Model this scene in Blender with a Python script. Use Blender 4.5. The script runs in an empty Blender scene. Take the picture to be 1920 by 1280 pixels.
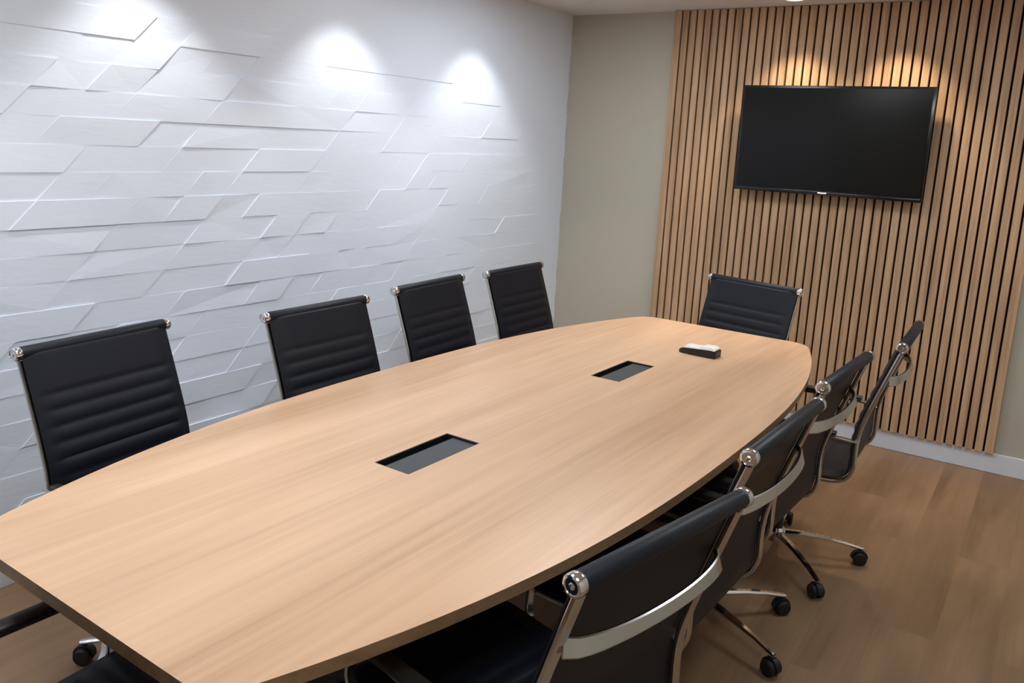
import bpy, bmesh, math, random
from mathutils import Vector, Matrix
from mathutils.geometry import tessellate_polygon

scene = bpy.context.scene
COL = scene.collection
PI = math.pi
R_ = math.radians

# ------------------------------------------------------------------ materials
def mat(name, color=(.5, .5, .5), rough=.5, metal=0.0, spec=.5, coat=0.0, coat_rough=.1):
    m = bpy.data.materials.new(name)
    m.use_nodes = True
    b = m.node_tree.nodes['Principled BSDF']
    b.inputs['Base Color'].default_value = (*color, 1)
    b.inputs['Roughness'].default_value = rough
    b.inputs['Metallic'].default_value = metal
    b.inputs['Specular IOR Level'].default_value = spec
    b.inputs['Coat Weight'].default_value = coat
    b.inputs['Coat Roughness'].default_value = coat_rough
    return m

def lin(r, g, b):
    f = lambda c: (c / 255 / 12.92) if c / 255 <= .04045 else ((c / 255 + .055) / 1.055) ** 2.4
    return (f(r), f(g), f(b))

def bump_noise(m, scale, strength, dist=.002, detail=4, stretch=(1, 1, 1)):
    nt = m.node_tree
    b = nt.nodes['Principled BSDF']
    tc = nt.nodes.new('ShaderNodeTexCoord')
    mp = nt.nodes.new('ShaderNodeMapping'); mp.inputs['Scale'].default_value = stretch
    n = nt.nodes.new('ShaderNodeTexNoise')
    n.inputs['Scale'].default_value = scale; n.inputs['Detail'].default_value = detail
    bp = nt.nodes.new('ShaderNodeBump')
    bp.inputs['Strength'].default_value = strength; bp.inputs['Distance'].default_value = dist
    nt.links.new(tc.outputs['Object'], mp.inputs['Vector'])
    nt.links.new(mp.outputs['Vector'], n.inputs['Vector'])
    nt.links.new(n.outputs['Fac'], bp.inputs['Height'])
    nt.links.new(bp.outputs['Normal'], b.inputs['Normal'])
    return m

def wood(name, c_dark, c_mid, c_light, axis, along=.9, across=9.0, rough=.4, spec=.4, plank=None, pv=.045, pm=.14, fine=.5, bump=.05):
    """procedural wood: grain runs along `axis` (0 x, 1 y, 2 z) in object space."""
    m = mat(name, c_mid, rough, 0, spec)
    nt = m.node_tree; L = nt.links
    b = nt.nodes['Principled BSDF']
    tc = nt.nodes.new('ShaderNodeTexCoord')
    vec = tc.outputs['Object']
    rnd = None
    if plank:                                   # (length, width) boards along y
        br = nt.nodes.new('ShaderNodeTexBrick')
        br.offset = .37; br.squash = 1
        mp0 = nt.nodes.new('ShaderNodeMapping')
        mp0.inputs['Rotation'].default_value = (0, 0, PI / 2)
        L.new(vec, mp0.inputs['Vector']); L.new(mp0.outputs['Vector'], br.inputs['Vector'])
        br.inputs['Scale'].default_value = 1
        br.inputs['Brick Width'].default_value = plank[0]; br.inputs['Row Height'].default_value = plank[1]
        br.inputs['Mortar Size'].default_value = .0012; br.inputs['Mortar Smooth'].default_value = .3
        br.inputs['Color1'].default_value = (0, 0, 0, 1); br.inputs['Color2'].default_value = (1, 1, 1, 1)
        br.inputs['Mortar'].default_value = (.5, .5, .5, 1)
        add = nt.nodes.new('ShaderNodeVectorMath'); add.operation = 'MULTIPLY_ADD'
        add.inputs[1].default_value = (3.1, 7.7, 1.3)
        L.new(br.outputs['Color'], add.inputs[0]); L.new(vec, add.inputs[2])
        vec = add.outputs[0]
        rnd = br
    def noise(sc_al, sc_ac, detail, dist, rg=.55):
        mp = nt.nodes.new('ShaderNodeMapping')
        s = [sc_ac] * 3; s[axis] = sc_al
        mp.inputs['Scale'].default_value = s
        n = nt.nodes.new('ShaderNodeTexNoise')
        n.inputs['Scale'].default_value = 1; n.inputs['Detail'].default_value = detail
        n.inputs['Roughness'].default_value = rg; n.inputs['Distortion'].default_value = dist
        L.new(vec, mp.inputs['Vector']); L.new(mp.outputs['Vector'], n.inputs['Vector'])
        return n
    n1 = noise(along, across, 3, .6)
    n2 = noise(along * 2.2, across * 9, 4, .3, .6)
    mx = nt.nodes.new('ShaderNodeMath'); mx.operation = 'MULTIPLY_ADD'
    mx.inputs[1].default_value = fine
    sub = nt.nodes.new('ShaderNodeMath'); sub.operation = 'SUBTRACT'; sub.inputs[1].default_value = .5
    L.new(n2.outputs['Fac'], sub.inputs[0]); L.new(sub.outputs[0], mx.inputs[0]); L.new(n1.outputs['Fac'], mx.inputs[2])
    out = mx.outputs[0]
    if rnd:
        m2 = nt.nodes.new('ShaderNodeMath'); m2.operation = 'MULTIPLY_ADD'; m2.inputs[1].default_value = pv
        s2 = nt.nodes.new('ShaderNodeMath'); s2.operation = 'SUBTRACT'; s2.inputs[1].default_value = .5
        L.new(rnd.outputs['Color'], s2.inputs[0]); L.new(s2.outputs[0], m2.inputs[0]); L.new(out, m2.inputs[2])
        out = m2.outputs[0]
    cr = nt.nodes.new('ShaderNodeValToRGB')
    e = cr.color_ramp.elements
    e[0].position = .25; e[0].color = (*c_dark, 1)
    e[1].position = .75; e[1].color = (*c_light, 1)
    k = e.new(.5); k.color = (*c_mid, 1)
    L.new(out, cr.inputs['Fac'])
    col = cr.outputs['Color']
    if rnd:
        mix = nt.nodes.new('ShaderNodeMix'); mix.data_type = 'RGBA'
        mix.inputs[7].default_value = (*[c * .6 for c in c_dark], 1)
        mf = nt.nodes.new('ShaderNodeMath'); mf.operation = 'MULTIPLY'; mf.inputs[1].default_value = pm
        L.new(rnd.outputs['Fac'], mf.inputs[0])
        L.new(mf.outputs[0], mix.inputs[0]); L.new(col, mix.inputs[6]); col = mix.outputs[2]
    L.new(col, b.inputs['Base Color'])
    bp = nt.nodes.new('ShaderNodeBump'); bp.inputs['Strength'].default_value = bump; bp.inputs['Distance'].default_value = .001
    L.new(n2.outputs['Fac'], bp.inputs['Height']); L.new(bp.outputs['Normal'], b.inputs['Normal'])
    return m

def emit(name, color, strength):
    m = bpy.data.materials.new(name); m.use_nodes = True
    nt = m.node_tree; nt.nodes.clear()
    e = nt.nodes.new('ShaderNodeEmission'); o = nt.nodes.new('ShaderNodeOutputMaterial')
    e.inputs['Color'].default_value = (*color, 1); e.inputs['Strength'].default_value = strength
    nt.links.new(e.outputs[0], o.inputs[0])
    return m

M = {}
M['relief'] = bump_noise(mat('white relief plaster', lin(231, 239, 253), .42, 0, .5, .15, .1), 1, .30, .003, 6, (1, 14, 55))
M['beige'] = bump_noise(mat('beige wall paint', lin(188, 181, 166), .75, 0, .3), 180, .12, .001)
M['ceiling'] = mat('ceiling paint', lin(226, 222, 220), .6, 0, .3)
M['white_trim'] = mat('white lacquered trim', lin(222, 226, 236), .35, 0, .5)
M['floor'] = wood('wood plank floor', lin(112, 87, 64), lin(134, 106, 79), lin(152, 122, 93), 1, .9, 5, .42, .4, plank=(1.2, .18), fine=.35)
M['table'] = wood('light oak laminate', lin(184, 145, 113), lin(207, 168, 135), lin(224, 185, 151), 1, .5, 4.5, .36, .42, fine=.48, bump=.03)
M['table_edge'] = wood('oak edge band', lin(120, 92, 64), lin(140, 110, 78), lin(156, 124, 90), 1, .8, 20, .45, .4)
M['slat'] = wood('brown oak slat', lin(164, 130, 100), lin(190, 155, 122), lin(208, 174, 140), 2, 1.2, 22, .5, .35, fine=.6)
M['felt'] = mat('black felt backing', lin(26, 20, 18), .95, 0, .1)
M['leather'] = bump_noise(mat('black leatherette', lin(18, 21, 31), .48, 0, .3), 420, .10, .0006)
M['alu'] = mat('polished aluminium', lin(205, 203, 198), .2, 1.0)
M['chrome'] = mat('chrome', lin(228, 228, 230), .08, 1.0)
M['black_plastic'] = mat('black plastic', lin(22, 22, 23), .38, 0, .5)
M['pad'] = mat('black arm pad', lin(36, 33, 30), .42, 0, .5)
M['rubber'] = mat('black rubber wheel', lin(24, 24, 23), .5, 0, .4)
M['black_laminate'] = mat('black laminate', lin(20, 20, 21), .5, 0, .4)
M['tray'] = mat('black cable tray', lin(20, 20, 22), .45, 0, .5)
M['flap'] = mat('charcoal metal flap', lin(62, 65, 69), .42, .0, .5)
M['screen'] = mat('black glass screen', lin(8, 8, 9), .16, 0, .3)
M['bezel'] = mat('gloss black bezel', lin(12, 12, 15), .2, 0, .5)
M['silver'] = mat('silver badge', lin(220, 212, 200), .25, 1.0)
M['white_plastic'] = mat('white plastic', lin(240, 238, 234), .35, 0, .5)
M['lamp_white'] = mat('white lamp trim', lin(232, 236, 244), .4, 0, .5)

# ------------------------------------------------------------------ mesh helpers
class MB:
    def __init__(self): self.bm = bmesh.new()
    def box(self, x0, y0, z0, x1, y1, z1, bevel=0, seg=2):
        bm = self.bm
        vs = [bm.verts.new(p) for p in ((x0, y0, z0), (x1, y0, z0), (x1, y1, z0), (x0, y1, z0), (x0, y0, z1), (x1, y0, z1), (x1, y1, z1), (x0, y1, z1))]
        fs = [bm.faces.new([vs[i] for i in f]) for f in ((3, 2, 1, 0), (4, 5, 6, 7), (0, 1, 5, 4), (1, 2, 6, 5), (2, 3, 7, 6), (3, 0, 4, 7))]
        if bevel:
            es = list({e for f in fs for e in f.edges})
            bmesh.ops.bevel(bm, geom=es, offset=bevel, segments=seg, profile=.5, affect='EDGES')
        return self
    def loft(self, rings, closed=True, cap=True):
        bm = self.bm
        R = [[bm.verts.new(p) for p in r] for r in rings]
        n = len(R[0])
        for a, b in zip(R[:-1], R[1:]):
            for i in range(n if closed else n - 1):
                j = (i + 1) % n
                bm.faces.new((a[i], a[j], b[j], b[i]))
        if cap and closed:
            bm.faces.new(R[0][::-1]); bm.faces.new(R[-1])
        return self
    def tube(self, pts, r, n=12):
        pts = [Vector(p) for p in pts]
        rr = r if isinstance(r, (list, tuple)) else [r] * len(pts)
        up = None; rings = []
        for i, p in enumerate(pts):
            t = (pts[min(i + 1, len(pts) - 1)] - pts[max(i - 1, 0)]).normalized()
            if up is None:
                a = Vector((0, 0, 1)) if abs(t.z) < .9 else Vector((1, 0, 0))
                up = (a - t * a.dot(t)).normalized()
            else:
                up = (up - t * up.dot(t)).normalized()
            s = t.cross(up)
            rings.append([p + (up * math.cos(2 * PI * k / n) + s * math.sin(2 * PI * k / n)) * rr[i] for k in range(n)])
        return self.loft(rings)
    def ribbon(self, pts, side, w, t, rnd=.3):
        """flat bar: `side` is the width direction, w width, t thickness (numbers or per-point lists)"""
        pts = [Vector(p) for p in pts]
        n = len(pts)
        ws = w if isinstance(w, (list, tuple)) else [w] * n
        ts = t if isinstance(t, (list, tuple)) else [t] * n
        rings = []
        for i, p in enumerate(pts):
            tg = (pts[min(i + 1, n - 1)] - pts[max(i - 1, 0)]).normalized()
            sd = Vector(side(i) if callable(side) else side)
            sd = (sd - tg * sd.dot(tg)).normalized()
            nn = tg.cross(sd)
            a, b = ws[i] / 2, ts[i] / 2
            c = min(a, b) * rnd
            ring = [(-a + c, -b), (a - c, -b), (a, -b + c), (a, b - c), (a - c, b), (-a + c, b), (-a, b - c), (-a, -b + c)]
            rings.append([p + sd * u + nn * v for u, v in ring])
        return self.loft(rings)
    def lathe(self, prof, origin, axis, n=24):
        """prof: (radius, height) list along axis"""
        o = Vector(origin); ax = Vector(axis).normalized()
        a = Vector((0, 0, 1)) if abs(ax.z) < .9 else Vector((1, 0, 0))
        u = (a - ax * a.dot(ax)).normalized(); v = ax.cross(u)
        rings = [[o + ax * h + (u * math.cos(2 * PI * k / n) + v * math.sin(2 * PI * k / n)) * max(r, 1e-4) for k in range(n)] for r, h in prof]
        return self.loft(rings)
    def prism(self, poly, z0, z1):
        bm = self.bm
        lo = [bm.verts.new((x, y, z0)) for x, y in poly]; hi = [bm.verts.new((x, y, z1)) for x, y in poly]
        n = len(poly)
        bm.faces.new(lo[::-1]); bm.faces.new(hi)
        for i in range(n):
            j = (i + 1) % n
            bm.faces.new((lo[i], lo[j], hi[j], hi[i]))
        return self
    def build(self, name, material, parent=None, smooth=True, angle=35, label=None):
        bm = self.bm
        bmesh.ops.recalc_face_normals(bm, faces=bm.faces)
        me = bpy.data.meshes.new(name)
        bm.to_mesh(me); bm.free()
        mats = material if isinstance(material, (list, tuple)) else [material]
        for k in mats: me.materials.append(k)
        if smooth:
            for p in me.polygons: p.use_smooth = True
            me.set_sharp_from_angle(angle=R_(angle))
        o = bpy.data.objects.new(name, me); COL.objects.link(o)
        if parent: o.parent = parent
        if label: o['label'] = label
        return o

def thing(name, label, cat, loc=(0, 0, 0), rz=0, group=None):
    o = bpy.data.objects.new(name, None); COL.objects.link(o)
    o.empty_display_size = .1
    o.location = loc; o.rotation_euler = (0, 0, rz)
    o['label'] = label; o['category'] = cat
    if group: o['group'] = group
    return o

def struct(o): o['kind'] = 'structure'; return o

def dup(root, loc, rz, label):
    def cp(o, par):
        c = o.copy(); COL.objects.link(c); c.parent = par
        for ch in list(o.children): cp(ch, c)
        return c
    r = cp(root, None)
    r.location = loc; r.rotation_euler = (0, 0, rz); r['label'] = label
    return r

# ------------------------------------------------------------------ room
H = 2.41
XR, YB = 3.75, -7.6
random.seed(11)

struct(MB().box(-.1, YB - .1, -.08, XR + .1, .1, 0).build('floor', M['floor'], smooth=False))
struct(MB().box(-.1, YB - .1, H, XR + .1, .1, H + .08).build('ceiling', M['ceiling'], smooth=False))
struct(MB().box(-.1, 0, 0, XR + .1, .1, H).build('wall_back', M['beige'], smooth=False))
struct(MB().box(XR, YB, 0, XR + .1, 0, H).build('wall_right', M['beige'], smooth=False))
struct(MB().box(-.1, YB - .1, 0, XR + .1, YB, H).build('wall_front', M['beige'], smooth=False))

def relief_wall():
    """low faceted relief: sheared courses whose facets lean out by a few millimetres"""
    m = MB(); bm = m.bm
    m.box(-.1, YB, 0, -.002, 0, H)
    pitch, wid = .0937, .375
    z0 = .004
    rows = 26
    for k in range(rows):
        za = max(0, z0 + (k - 0) * pitch) if k else 0
        zb = min(H, z0 + (k + 1) * pitch)
        if za >= H: break
        half = wid / 2
        n = -22
        while True:
            # cell edges lie on c = y - z
            c0 = -4.82 + n * half
            span = (2 if random.random() < .72 else 1) if n % 2 == 0 else (1 if random.random() < .8 else 2)
            c1 = c0 + span * half
            n += span
            if c0 + za > 0: break
            if c1 + zb < YB: continue
            ymid = (c0 + c1) / 2 + (za + zb) / 2
            amp = .0098
            if ymid > -2.6: amp = .0098 * max(.5, 1 - (ymid + 2.6) / 1.2)
            if zb > 2.05: amp *= .12
            if ymid > -.45: amp *= .1
            if random.random() < .55:
                hs = [random.uniform(.0, 1) for _ in range(4)]
            else:
                a = random.uniform(.1, .9); hs = [a, a, a + random.uniform(-.1, .1), a + random.uniform(-.1, .1)]
            hs = [.0015 + amp * h for h in hs]
            cl = lambda y: max(YB, min(-.0005, y))
            P = [(cl(c0 + za), za), (cl(c1 + za), za), (cl(c1 + zb), zb), (cl(c0 + zb), zb)]
            if abs(P[0][0] - P[1][0]) < 1e-3 or abs(P[2][0] - P[3][0]) < 1e-3: continue
            f = [bm.verts.new((h, y, z)) for h, (y, z) in zip(hs, P)]
            b = [bm.verts.new((-.003, y, z)) for (y, z) in P]
            if random.random() < .7: bm.faces.new((f[0], f[1], f[3])); bm.faces.new((f[1], f[2], f[3]))
            else: bm.faces.new((f[0], f[1], f[2])); bm.faces.new((f[0], f[2], f[3]))
            for i in range(4):
                j = (i + 1) % 4
                bm.faces.new((f[j], f[i], b[i], b[j]))
    o = m.build('wall_left', M['relief'], smooth=False)
    return struct(o)
relief_wall()

struct(MB().box(.016, -.016, 0, XR, 0, .106, .002, 1).build('baseboard_back', M['white_trim']))
struct(MB().box(XR - .016, YB, 0, XR, -.016, .106, .002, 1).build('baseboard_right', M['white_trim']))
struct(MB().box(.014, YB, 0, .03, -.016, .106, .002, 1).build('baseboard_left', M['white_trim']))

# ------------------------------------------------------------------ slatted panel
XS, XE = .729, 2.726
PANEL_Z0 = .107
sp = thing('slat_panel', 'tall panel of vertical brown wood slats on black backing behind the television', 'wall panel', ((XS + XE) / 2, -.0005, PANEL_Z0))
hw = (XE - XS) / 2; hh = H - PANEL_Z0 - .002
MB().box(-hw, -.010, 0, hw, 0, hh).build('backing', M['felt'], sp, smooth=False)
m = MB(); NS = 43; pt = (XE - XS) / NS
for i in range(NS):
    x0 = -hw + i * pt
    m.box(x0 + (.0 if i == 0 else .0052), -.034, 0, x0 + pt - (.0 if i == NS - 1 else .0052), -.010, hh, .0015, 1)
m.build('slats', M['slat'], sp, smooth=False)

# ------------------------------------------------------------------ television
TX0, TZ0, TW = 1.2238, 1.3835, 1.0
TH = TW / 1.70
tv = thing('television', 'wide black flat television hung on the slatted wood wall', 'television', (TX0 + TW / 2, -.0349, TZ0))
F = -.085                                            # front face, local y
MB().box(-TW / 2, F, 0, TW / 2, F + .022, TH, .004, 2).build('bezel', M['bezel'], tv)
m = MB().box(-TW / 2 + .06, F + .022, .05, TW / 2 - .06, F + .052, TH - .07, .012, 3); m.build('rear_housing', M['black_plastic'], tv)
MB().box(-.22, F + .052, .12, .22, 0, TH - .14, .003, 1).build('wall_mount', M['black_plastic'], tv)
MB().box(-TW / 2 + .013, F - .0012, .024, TW / 2 - .013, F + .002, TH - .013).build('screen', M['screen'], tv, smooth=False)
MB().box(-TW / 2 + .004, F - .006, .0, TW / 2 - .004, F + .004, .02, .002, 2).build('lower_trim', M['bezel'], tv)
MB().box(-.024, F - .008, .006, .024, F - .005, .014, .001, 1).build('badge', M['silver'], tv, label='small silver badge on the lower edge')

# ------------------------------------------------------------------ conference table
YAW = -.0209
TC = (1.519 + .243 * math.sin(YAW), -2.390 - .243 * math.cos(YAW))
TZ, TT = .74, .027
tb = thing('conference_table', 'long boat-shaped light oak conference table with two cable openings', 'table', (TC[0], TC[1], 0), YAW)
HL = 1.604
def halfw(t): return .653 - .243 * abs(t) ** 2.6
def outline(inset=0):
    side = []
    N = 40
    cf, cn = .075, .045
    for i in range(N + 1):
        u = -1 + 2 * i / N
        side.append((halfw(u) - inset, u * (HL - inset)))
    # right side runs from near to far, round the corners by a quadratic
    def corner(p, q, r, k=6):   # p -> q(corner) -> r
        return [((1 - t) ** 2 * p[0] + 2 * t * (1 - t) * q[0] + t * t * r[0], (1 - t) ** 2 * p[1] + 2 * t * (1 - t) * q[1] + t * t * r[1]) for t in [j / k for j in range(k + 1)]]
    right = [p for p in side if -HL + inset + cn < p[1] < HL - inset - cf]
    hwE = halfw(1) - inset
    far = corner(right[-1], (hwE, HL - inset), (hwE - cf, HL - inset + .003))
    near = corner((hwE - cn, -HL + inset - .002), (hwE, -HL + inset), right[0])
    R = near + right[1:-1] + far
    Lf = [(-x, y) for x, y in R][::-1]
    return R + Lf
CUTS = [(-.8477 + .243), (.316 + .243)]
CL, CW = .305, .12
def tabletop():
    m = MB(); bm = m.bm
    out = outline()
    holes = [[(-CW / 2, u - CL / 2), (-CW / 2, u + CL / 2), (CW / 2, u + CL / 2), (CW / 2, u - CL / 2)] for u in CUTS]
    flat = out + [p for h in holes for p in h]
    tris = tessellate_polygon([[Vector((x, y, 0)) for x, y in out]] + [[Vector((x, y, 0)) for x, y in h] for h in holes])
    bv = .0015
    top = [bm.verts.new((x, y, TZ)) for x, y in flat]
    bot = [bm.verts.new((x, y, TZ - TT)) for x, y in flat]
    for t in tris:
        for f in (bm.faces.new([top[i] for i in t]), bm.faces.new([bot[i] for i in t][::-1])): f.material_index = 0
    loops = [list(range(len(out)))]
    k = len(out)
    for h in holes:
        loops.append(list(range(k, k + 4))); k += 4
    for li, lp in enumerate(loops):
        for i in range(len(lp)):
            a, b = lp[i], lp[(i + 1) % len(lp)]
            f = bm.faces.new((bot[a], bot[b], top[b], top[a])); f.material_index = 1
    return m.build('tabletop', [M['table'], M['table_edge']], tb, angle=30)
tabletop()
for u in CUTS:
    m = MB()
    e = .0006
    z1 = TZ - .001; z0 = TZ - .075
    x0, x1, y0, y1 = -CW / 2 + e, CW / 2 - e, u - CL / 2 + e, u + CL / 2 - e
    w = .003
    m.box(x0, y0, z0, x0 + w, y1, z1); m.box(x1 - w, y0, z0, x1, y1, z1)
    m.box(x0 + w, y0, z0, x1 - w, y0 + w, z1); m.box(x0 + w, y1 - w, z0, x1 - w, y1, z1)
    m.box(x0 + w, y0 + w, z0, x1 - w, y1 - w, z0 + w)
    cb = m.build('cable_box', M['tray'], tb, smooth=False)
    MB().box(x0 + .026, y0 + w + .001, TZ - .010, x1 - w - .001, y1 - w - .001, TZ - .006, .001, 1).build('flap', M['flap'], cb, label='charcoal flap closing most of the opening')
# black supports under the top
for s in (-1, 1):
    MB().box(-.13, s * .95 - .03, .0, .13, s * .95 + .03, TZ - TT - .0005, .003, 1).build('panel_leg', M['black_laminate'], tb)
MB().box(-.02, -.92, .30, .02, .92, TZ - TT - .10, .002, 1).build('modesty_panel', M['black_laminate'], tb)

# wedge shaped hand-held gadget
def gadget():
    t = thing('desk_gadget', 'small wedge-shaped gadget with white top and black sides, at the far end of the table', 'gadget', (1.650, -1.602, TZ + .0004), R_(-2))
    L, D = .168, .07
    def ring(x, zt, zb, d0, d1):
        zt = zt * 1.3
        return [(x, d0, zb), (x, d1, zb), (x, d1, zt), (x, d0, zt)]
    m = MB()
    m.loft([ring(-L / 2, .010, .0, -.018, .018), ring(-L / 2 + .015, .017, .0, -.029, .029), ring(0, .023, 0, -.034, .034), ring(L / 2 - .03, .026, 0, -D / 2, D / 2), ring(L / 2 - .004, .024, 0, -.030, .034), ring(L / 2, .020, .002, -.026, .032)])
    m.build('body', M['black_plastic'], t, label='black body')
    m = MB()
    def ring2(x, z, d0, d1, th):
        z = z * 1.3
        return [(x, d0, z), (x, d1, z), (x, d1 - .003, z + th), (x, d0 + .003, z + th)]
    m.loft([ring2(-L / 2 + .018, .0185, -.022, .029, .003), ring2(-L / 2 + .03, .0195, -.027, .031, .009), ring2(-.01, .0232, -.033, .034, .004), ring2(.008, .0238, -.034, .034, .005), ring2(.022, .0248, -.034, .035, .011), ring2(L / 2 - .02, .0262, -.034, .035, .010), ring2(L / 2 - .006, .0246, -.029, .033, .006)])
    m.build('cover', M['white_plastic'], t, label='white top cover')
gadget()

# ------------------------------------------------------------------ office chair
SW = .475                  # sling width
TOPY, TOPZ = -.378, .955   # top tube
TUBY = TOPY - .008
def bez(p, q, r, n):
    return [((1 - t) ** 2 * p[0] + 2 * t * (1 - t) * q[0] + t * t * r[0], (1 - t) ** 2 * p[1] + 2 * t * (1 - t) * q[1] + t * t * r[1]) for t in [j / n for j in range(n + 1)]]
def resample(p, n):
    d = [0]
    for a, b in zip(p[:-1], p[1:]): d.append(d[-1] + math.hypot(b[0] - a[0], b[1] - a[1]))
    out = []; j = 0
    for i in range(n + 1):
        s = d[-1] * i / n
        while j < len(d) - 2 and d[j + 1] < s: j += 1
        t = (s - d[j]) / max(1e-9, d[j + 1] - d[j])
        out.append((p[j][0] + (p[j + 1][0] - p[j][0]) * t, p[j][1] + (p[j + 1][1] - p[j][1]) * t))
    return out, d[-1]
def chaikin(p, it):
    for _ in range(it):
        q = [p[0]]
        for a, b in zip(p[:-1], p[1:]):
            q += [(a[0] * .75 + b[0] * .25, a[1] * .75 + b[1] * .25), (a[0] * .25 + b[0] * .75, a[1] * .25 + b[1] * .75)]
        p = q + [p[-1]]
    return p
SHELL = chaikin([(TOPY, TOPZ), (-.292, .70), (-.268, .60), (-.276, .462), (-.20, .438), (-.08, .456)], 4)
CUT = min(range(len(SHELL)), key=lambda i: abs(SHELL[i][1] - .468) + abs(SHELL[i][0] + .255))
BACK = SHELL[:CUT + 1]
def yback(z):
    for a, b in zip(BACK[:-1], BACK[1:]):
        if b[1] <= z <= a[1]: return a[0] + (b[0] - a[0]) * (z - a[1]) / (b[1] - a[1])
SEAT = SHELL[CUT:] + [(.02, .462), (.10, .466)] + bez((.17, .471), (.235, .476), (.247, .435), 8)

def sling(path, n, s0, pitch, name, parent, W=SW, margin=.03, puff=.006):
    P, L = resample(path, n)
    nx = 22
    m = MB(); bm = m.bm
    t = .006
    fr, bk = [], []
    for i, (y, z) in enumerate(P):
        a = P[max(0, i - 1)]; b = P[min(n, i + 1)]
        ty, tz = b[0] - a[0], b[1] - a[1]; l = math.hypot(ty, tz)
        # path runs from top of back to seat front; the occupant's side is to the left of travel
        ny, nz = -tz / l, ty / l
        s = L * i / n
        rowf, rowb = [], []
        for k in range(nx + 1):
            x = -W / 2 + W * k / nx
            e = max(0, min(1, (W / 2 - margin - abs(x)) / .012))
            h = 0
            if s > s0 and s < L - .02:
                h = puff * (abs(math.sin(PI * (s - s0) / pitch)) ** .5) * e
            elif s <= s0 and s > .0:
                h = puff * .9 * min(1, (s0 - s) / .012) ** .5 * e
            edge = max(0, 1 - (W / 2 - abs(x)) / .006) if W / 2 - abs(x) < .006 else 0
            o = t + h - edge * .004
            rowf.append(bm.verts.new((x, y + ny * o, z + nz * o)))
            rowb.append(bm.verts.new((x, y - ny * (t - edge * .004), z - nz * (t - edge * .004))))
        fr.append(rowf); bk.append(rowb)
    for i in range(n):
        for k in range(nx):
            bm.faces.new((fr[i][k], fr[i][k + 1], fr[i + 1][k + 1], fr[i + 1][k]))
            bm.faces.new((bk[i][k], bk[i + 1][k], bk[i + 1][k + 1], bk[i][k + 1]))
        bm.faces.new((fr[i][0], fr[i + 1][0], bk[i + 1][0], bk[i][0]))
        bm.faces.new((fr[i][nx], bk[i][nx], bk[i + 1][nx], fr[i + 1][nx]))
    for k in range(nx):
        bm.faces.new((fr[0][k], bk[0][k], bk[0][k + 1], fr[0][k + 1]))
        bm.faces.new((fr[n][k], fr[n][k + 1], bk[n][k + 1], bk[n][k]))
    return m

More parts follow.
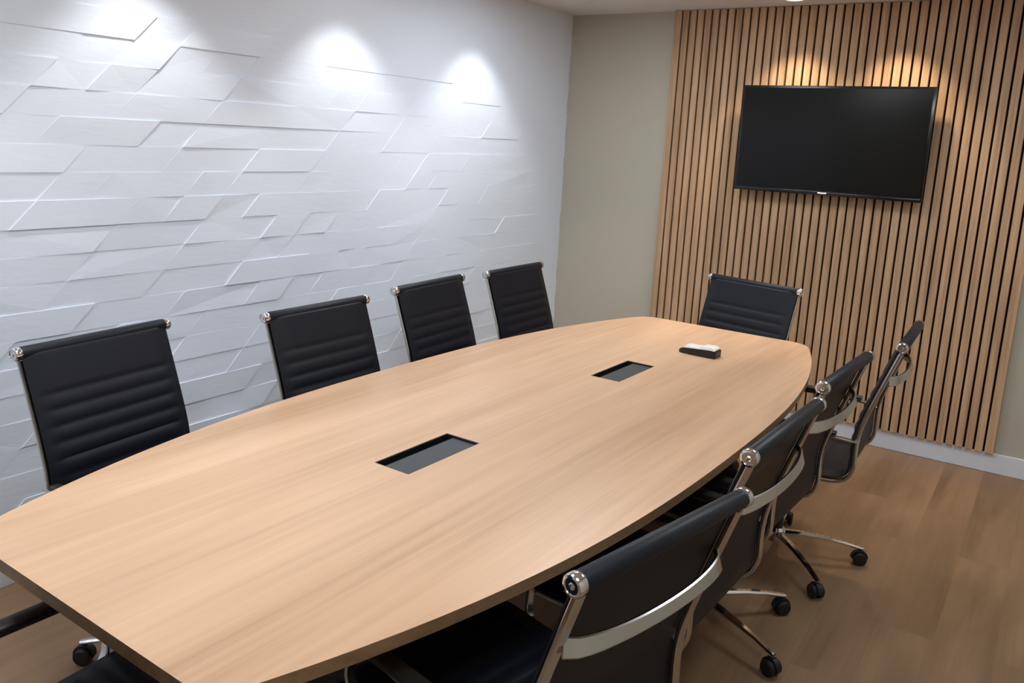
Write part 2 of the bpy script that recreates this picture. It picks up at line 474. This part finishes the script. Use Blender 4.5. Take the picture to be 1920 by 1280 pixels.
def make_chair(label):
    c = thing('office_chair', label, 'chair', group='black ribbed office chairs around the conference table')
    # backrest with rolled top
    m = sling(BACK, 84, .125, .046, 'backrest', c)
    m.tube([(-SW / 2, TUBY, TOPZ), (-SW / 2 + .004, TUBY, TOPZ), (SW / 2 - .004, TUBY, TOPZ), (SW / 2, TUBY, TOPZ)], [.0165, .0185, .0185, .0165], 20)
    m.build('backrest', M['leather'], c, angle=50)
    m = sling(SEAT, 70, .05, .046, 'seat', c)
    m.tube([(-SW / 2, SEAT[-1][0] - .006, SEAT[-1][1]), (SW / 2, SEAT[-1][0] - .006, SEAT[-1][1])], .016, 16)
    m.build('seat', M['leather'], c, angle=50)
    for s in (-1, 1):
        # chrome end caps of the top roll
        MB().lathe([(.014, 0), (.0188, .001), (.0198, .003), (.0198, .016), (.0175, .0195), (.014, .0205), (.0135, .0185), (.006, .0185), (.004, .0205), (.0, .021)],
                   (s * (SW / 2 - .001), TUBY, TOPZ), (s, 0, 0), 24).build('end_cap', M['chrome'], c)
        # side rail: follows the profile just behind the sling
        path = BACK[:-1] + SEAT
        P, L = resample(path, 60)
        pts = []
        for i, (y, z) in enumerate(P):
            a = P[max(0, i - 1)]; b = P[min(60, i + 1)]
            ty, tz = b[0] - a[0], b[1] - a[1]; l = math.hypot(ty, tz)
            o = .0135
            pts.append((s * (SW / 2 - .004), y + tz / l * o, z - ty / l * o))
        pts = pts[1:-4]
        MB().ribbon(pts, (1, 0, 0), [.024] * len(pts), .013, .5).build('side_rail', M['alu'], c)
    # curved spreader behind the back, and the one under the seat
    def spreader(y, z, bow_y, bow_z, up, w0, w1, name):
        pts, ws = [], []
        for i in range(25):
            t = -1 + 2 * i / 24
            k = 1 - t * t
            k = k ** .55 if k > 0 else 0
            pts.append((t * (SW / 2 - .01), y + bow_y * k, z + bow_z * k))
            ws.append(w0 + (w1 - w0) * (abs(t) ** 3))
        MB().ribbon(pts, up, ws, .010, .5).build(name, M['alu'], c)
    zc = .828
    yc = yback(zc)
    spreader(yc - .020, zc, -.040, -.004, (0, .31, .95), .026, .036, 'back_spreader')
    spreader(-.01, .438, 0, -.035, (0, 1, 0), .05, .03, 'seat_spreader')
    # arm rests: flat loop with a pad on top
    for s in (-1, 1):
        xa = s * (SW / 2 + .030); xr = s * (SW / 2 + .009)
        ya = yback(.60)
        k = [(xr, ya - .012, .597), (xa - s * .006, ya + .012, .602), (xa, ya + .05, .605), (xa, -.08, .607), (xa, .08, .605)]
        arc = [(xa, .08 + .075 * math.sin(a), .530 + .075 * math.cos(a)) for a in [PI / 2 * j / 8 for j in range(1, 9)]]
        arc2 = [(xa - s * .006, .152, .49), (xa - s * .014, .144, .468), (xr, .132, .455), (xr, .12, .450)]
        pts = k + arc + arc2
        ar = MB().ribbon(pts, lambda i: (1, 0, 0), .022, .009, .5).build('armrest', M['alu'], c)
        m = MB()
        pad = []
        y0, y1 = ya + .055, .115
        for i in range(13):
            t = i / 12
            y = y0 + (y1 - y0) * t
            e = min(1, math.sin(PI * min(max(t, .02), .98)) * 3) ** .5
            pad.append((y, .019 * (.55 + .45 * e), .010 * (.5 + .5 * e)))
        rings = []
        for y, a, b in pad:
            zc2 = .6195 - (.012 * max(0, (y - .08) / .035) ** 2 if y > .08 else 0)
            rings.append([(xa + a * math.copysign(abs(math.cos(q)) ** .6, math.cos(q)), y, zc2 + b * math.copysign(abs(math.sin(q)) ** .6, math.sin(q))) for q in [2 * PI * j / 16 for j in range(16)]])
        m.loft(rings)
        m.build('arm_pad', M['pad'], ar, label='black arm pad')
    # tilt mechanism, column, star base
    m = MB().box(-.075, -.09, .355, .075, .10, .402, .012, 3)
    m.box(-.05, -.05, .40, .05, .06, .425, .006, 2)
    m.build('tilt_mechanism', M['black_plastic'], c)
    MB().tube([(.07, .03, .378), (.16, .035, .376), (.235, .035, .372)], [.005, .005, .007], 10).build('tilt_lever', M['chrome'], c)
    MB().lathe([(.014, .11), (.014, .40)], (0, 0, 0), (0, 0, 1), 20).build('gas_lift', M['chrome'], c)
    MB().lathe([(.022, .10), (.025, .105), (.025, .25), (.018, .265)], (0, 0, 0), (0, 0, 1), 24).build('column_sleeve', M['black_plastic'], c)
    MB().lathe([(.03, .062), (.036, .07), (.036, .112), (.028, .122), (.0, .124)], (0, 0, 0), (0, 0, 1), 28).build('hub', M['chrome'], c)
    for k in range(5):
        a = BASE_ROT + 2 * PI * k / 5
        d = Vector((math.cos(a), math.sin(a), 0))
        n = Vector((-d.y, d.x, 0))
        pts = [d * r + Vector((0, 0, z)) for r, z in ((.028, .098), (.10, .100), (.18, .094), (.26, .083), (.322, .070), (.340, .066))]
        lg = MB().ribbon(pts, n, [.034, .030, .026, .023, .021, .018], [.026, .020, .016, .014, .013, .012], .7).build('base_leg', M['chrome'], c)
        o = d * .330
        m = MB()
        for q in (-1, 1):
            ctr = o + n * (q * .0145) + Vector((0, 0, .0265))
            m.lathe([(.012, -.0105), (.022, -.010), (.0262, -.006), (.0262, .006), (.022, .010), (.012, .0105)], ctr, n, 24)
        # hood over the wheels
        hood = []
        for j in range(11):
            an = PI * j / 10
            hood.append(o + d * (.030 * math.cos(an)) + Vector((0, 0, .0265 + .030 * math.sin(an))))
        m.ribbon(hood, n, .018, .006, .4)
        m.lathe([(.008, .05), (.008, .066)], o, (0, 0, 1), 12)
        m.build('caster', M['rubber'], lg, label='black twin-wheel caster')
    return c

BASE_ROT = R_(20)
proto = None
def swivel(c, deg):
    for ch in c.children:
        if ch.name.split('.')[0] in ('base_leg', 'hub'): ch.rotation_euler = (0, 0, R_(deg))
def place(topx, topy, facing_deg, label, turn=0, lift=0):
    global proto
    f = R_(facing_deg)
    x = topx - TOPY * math.cos(f); y = topy - TOPY * math.sin(f)
    if proto is None:
        proto = make_chair(label); swivel(proto, turn)
        proto.location = (x, y, 0); proto.rotation_euler = (0, 0, f - PI / 2)
        return proto
    c = dup(proto, (x, y, 0), f - PI / 2, label)
    swivel(c, turn)
    for ch in c.children:                       # seat height set on the gas lift
        if ch.name.split('.')[0] not in ('base_leg', 'hub', 'column_sleeve', 'gas_lift'): ch.location.z = lift
    return c

place(.530, -3.610, 6, 'black ribbed chair by the white relief wall, nearest the camera in that row', -11)
place(.645, -2.830, 0, 'black ribbed chair by the white relief wall, second from the camera in that row')
place(.590, -2.115, 3, 'black ribbed chair by the white relief wall, third from the camera in that row')
place(.605, -1.460, 0, 'black ribbed chair by the white relief wall, farthest from the camera, beside the beige corner', 36)
place(1.625, -.865, -103, 'black ribbed chair at the far table end, under the television and facing the camera', 30)
place(2.378, -3.690, 169, 'black ribbed chair seen from behind in the right foreground, nearest of the right-hand row')
place(2.393, -3.045, 178, 'second chair from the camera along the right side of the table', 15, .022)
place(2.383, -2.380, 177.5, 'third chair from the camera on the right of the table, with its back edge-on', 12, .022)
place(2.453, -1.675, 182, 'right-hand chair farthest from the camera, edge-on against the slatted wall', -15, .022)
place(1.535, -4.580, 90, 'chair at the near table end, only its arm and seat corner showing at lower left')

# ------------------------------------------------------------------ lamps
WARM = (1.0, .80, .56)
COOL = (.98, .99, 1.0)
lens_cool = emit('white lamp lens', COOL, 6)
lens_warm = emit('warm lamp lens', WARM, 6)
def downlight(x, y, color, watts, angle, blend, lens, label, group):
    t = thing('downlight', label, 'ceiling light', (x, y, H), 0, group)
    MB().lathe([(.062, -.0005), (.062, -.006), (.058, -.010), (.044, -.010), (.040, -.004), (.040, -.0005)], (0, 0, 0), (0, 0, 1), 32).build('trim_ring', M['lamp_white'], t)
    MB().lathe([(.0, -.0052), (.039, -.0052), (.039, -.0045), (.0, -.0045)], (0, 0, 0), (0, 0, 1), 24).build('lens', lens, t)
    l = bpy.data.lights.new('downlight_beam', 'SPOT'); l.energy = watts; l.color = color
    l.spot_size = R_(angle); l.spot_blend = blend; l.shadow_soft_size = .025
    o = bpy.data.objects.new('downlight_beam', l); COL.objects.link(o); o.parent = t
    o.location = (0, 0, -.02)
    return t
for i, y in enumerate((-3.13, -2.10, -1.08, -4.16, -5.19)):
    downlight(.30, y, (1.0, .99, .95), 20, 90, .55, lens_cool,
              ('white downlight washing the relief wall above the nearest chair', 'white downlight washing the middle of the relief wall', 'white downlight washing the relief wall near the far corner',
               'white downlight washing the relief wall left of the frame', 'white downlight washing the relief wall behind the camera')[i], 'downlights along the relief wall')
for i, x in enumerate((1.50, 2.03)):
    downlight(x, -.27, WARM, 34, 92, .65, lens_warm,
              ('warm downlight over the left half of the television', 'warm downlight over the right half of the television')[i], 'downlights above the television')

panel_em = emit('cool panel diffuser', (.885, .955, 1.0), 17)
def panel(x, y, label):
    t = thing('ceiling_panel_light', label, 'ceiling light', (x, y, H), 0, 'square ceiling panels over the table')
    m = MB(); a, b = .30, .285
    m.box(-a, -a, -.012, a, -b, -.0005); m.box(-a, b, -.012, a, a, -.0005); m.box(-a, -b, -.012, -b, b, -.0005); m.box(b, -b, -.012, a, b, -.0005)
    m.build('frame', M['lamp_white'], t, smooth=False)
    MB().box(-b, -b, -.009, b, b, -.005).build('diffuser', panel_em, t, smooth=False)
panel(1.05, -1.40, 'square white ceiling panel over the far end of the table')
panel(1.45, -3.90, 'square white ceiling panel over the near end of the table')
panel(2.85, -1.75, 'added square fill-light panel over the aisle on the right of the table')  # added fill light, out of view, brightens the floor right of the table
panel(2.85, -4.30, 'added square fill-light panel over the aisle, close to the camera')  # second added fill, unseen, lifts the right foreground floor
panel(.72, -6.60, 'square white ceiling panel at the rear of the room')

w = bpy.data.worlds.new('world'); scene.world = w; w.use_nodes = True
w.node_tree.nodes['Background'].inputs['Color'].default_value = (.5, .55, .6, 1)
w.node_tree.nodes['Background'].inputs['Strength'].default_value = .1

# ------------------------------------------------------------------ camera
cam = bpy.data.cameras.new('camera'); co = bpy.data.objects.new('camera', cam); COL.objects.link(co)
rx, ry, rz = 1.38126, .05284, .58422
Rm = Matrix.Rotation(rz, 4, 'Z') @ Matrix.Rotation(rx, 4, 'X') @ Matrix.Rotation(ry, 4, 'Z')
co.matrix_world = Matrix.Translation((2.86466, -4.95872, 1.60159)) @ Rm
cam.sensor_width = 36; cam.sensor_fit = 'HORIZONTAL'
cam.lens = 1568.08 * 36 / 1920
cam.shift_x = 12.69 / 1920; cam.shift_y = -79.45 / 1920
cam.clip_start = .02; cam.clip_end = 60
scene.camera = co

vs = scene.view_settings
vs.view_transform = 'Standard'; vs.look = 'None'; vs.gamma = 1; vs.exposure = .13
vs.use_curve_mapping = False
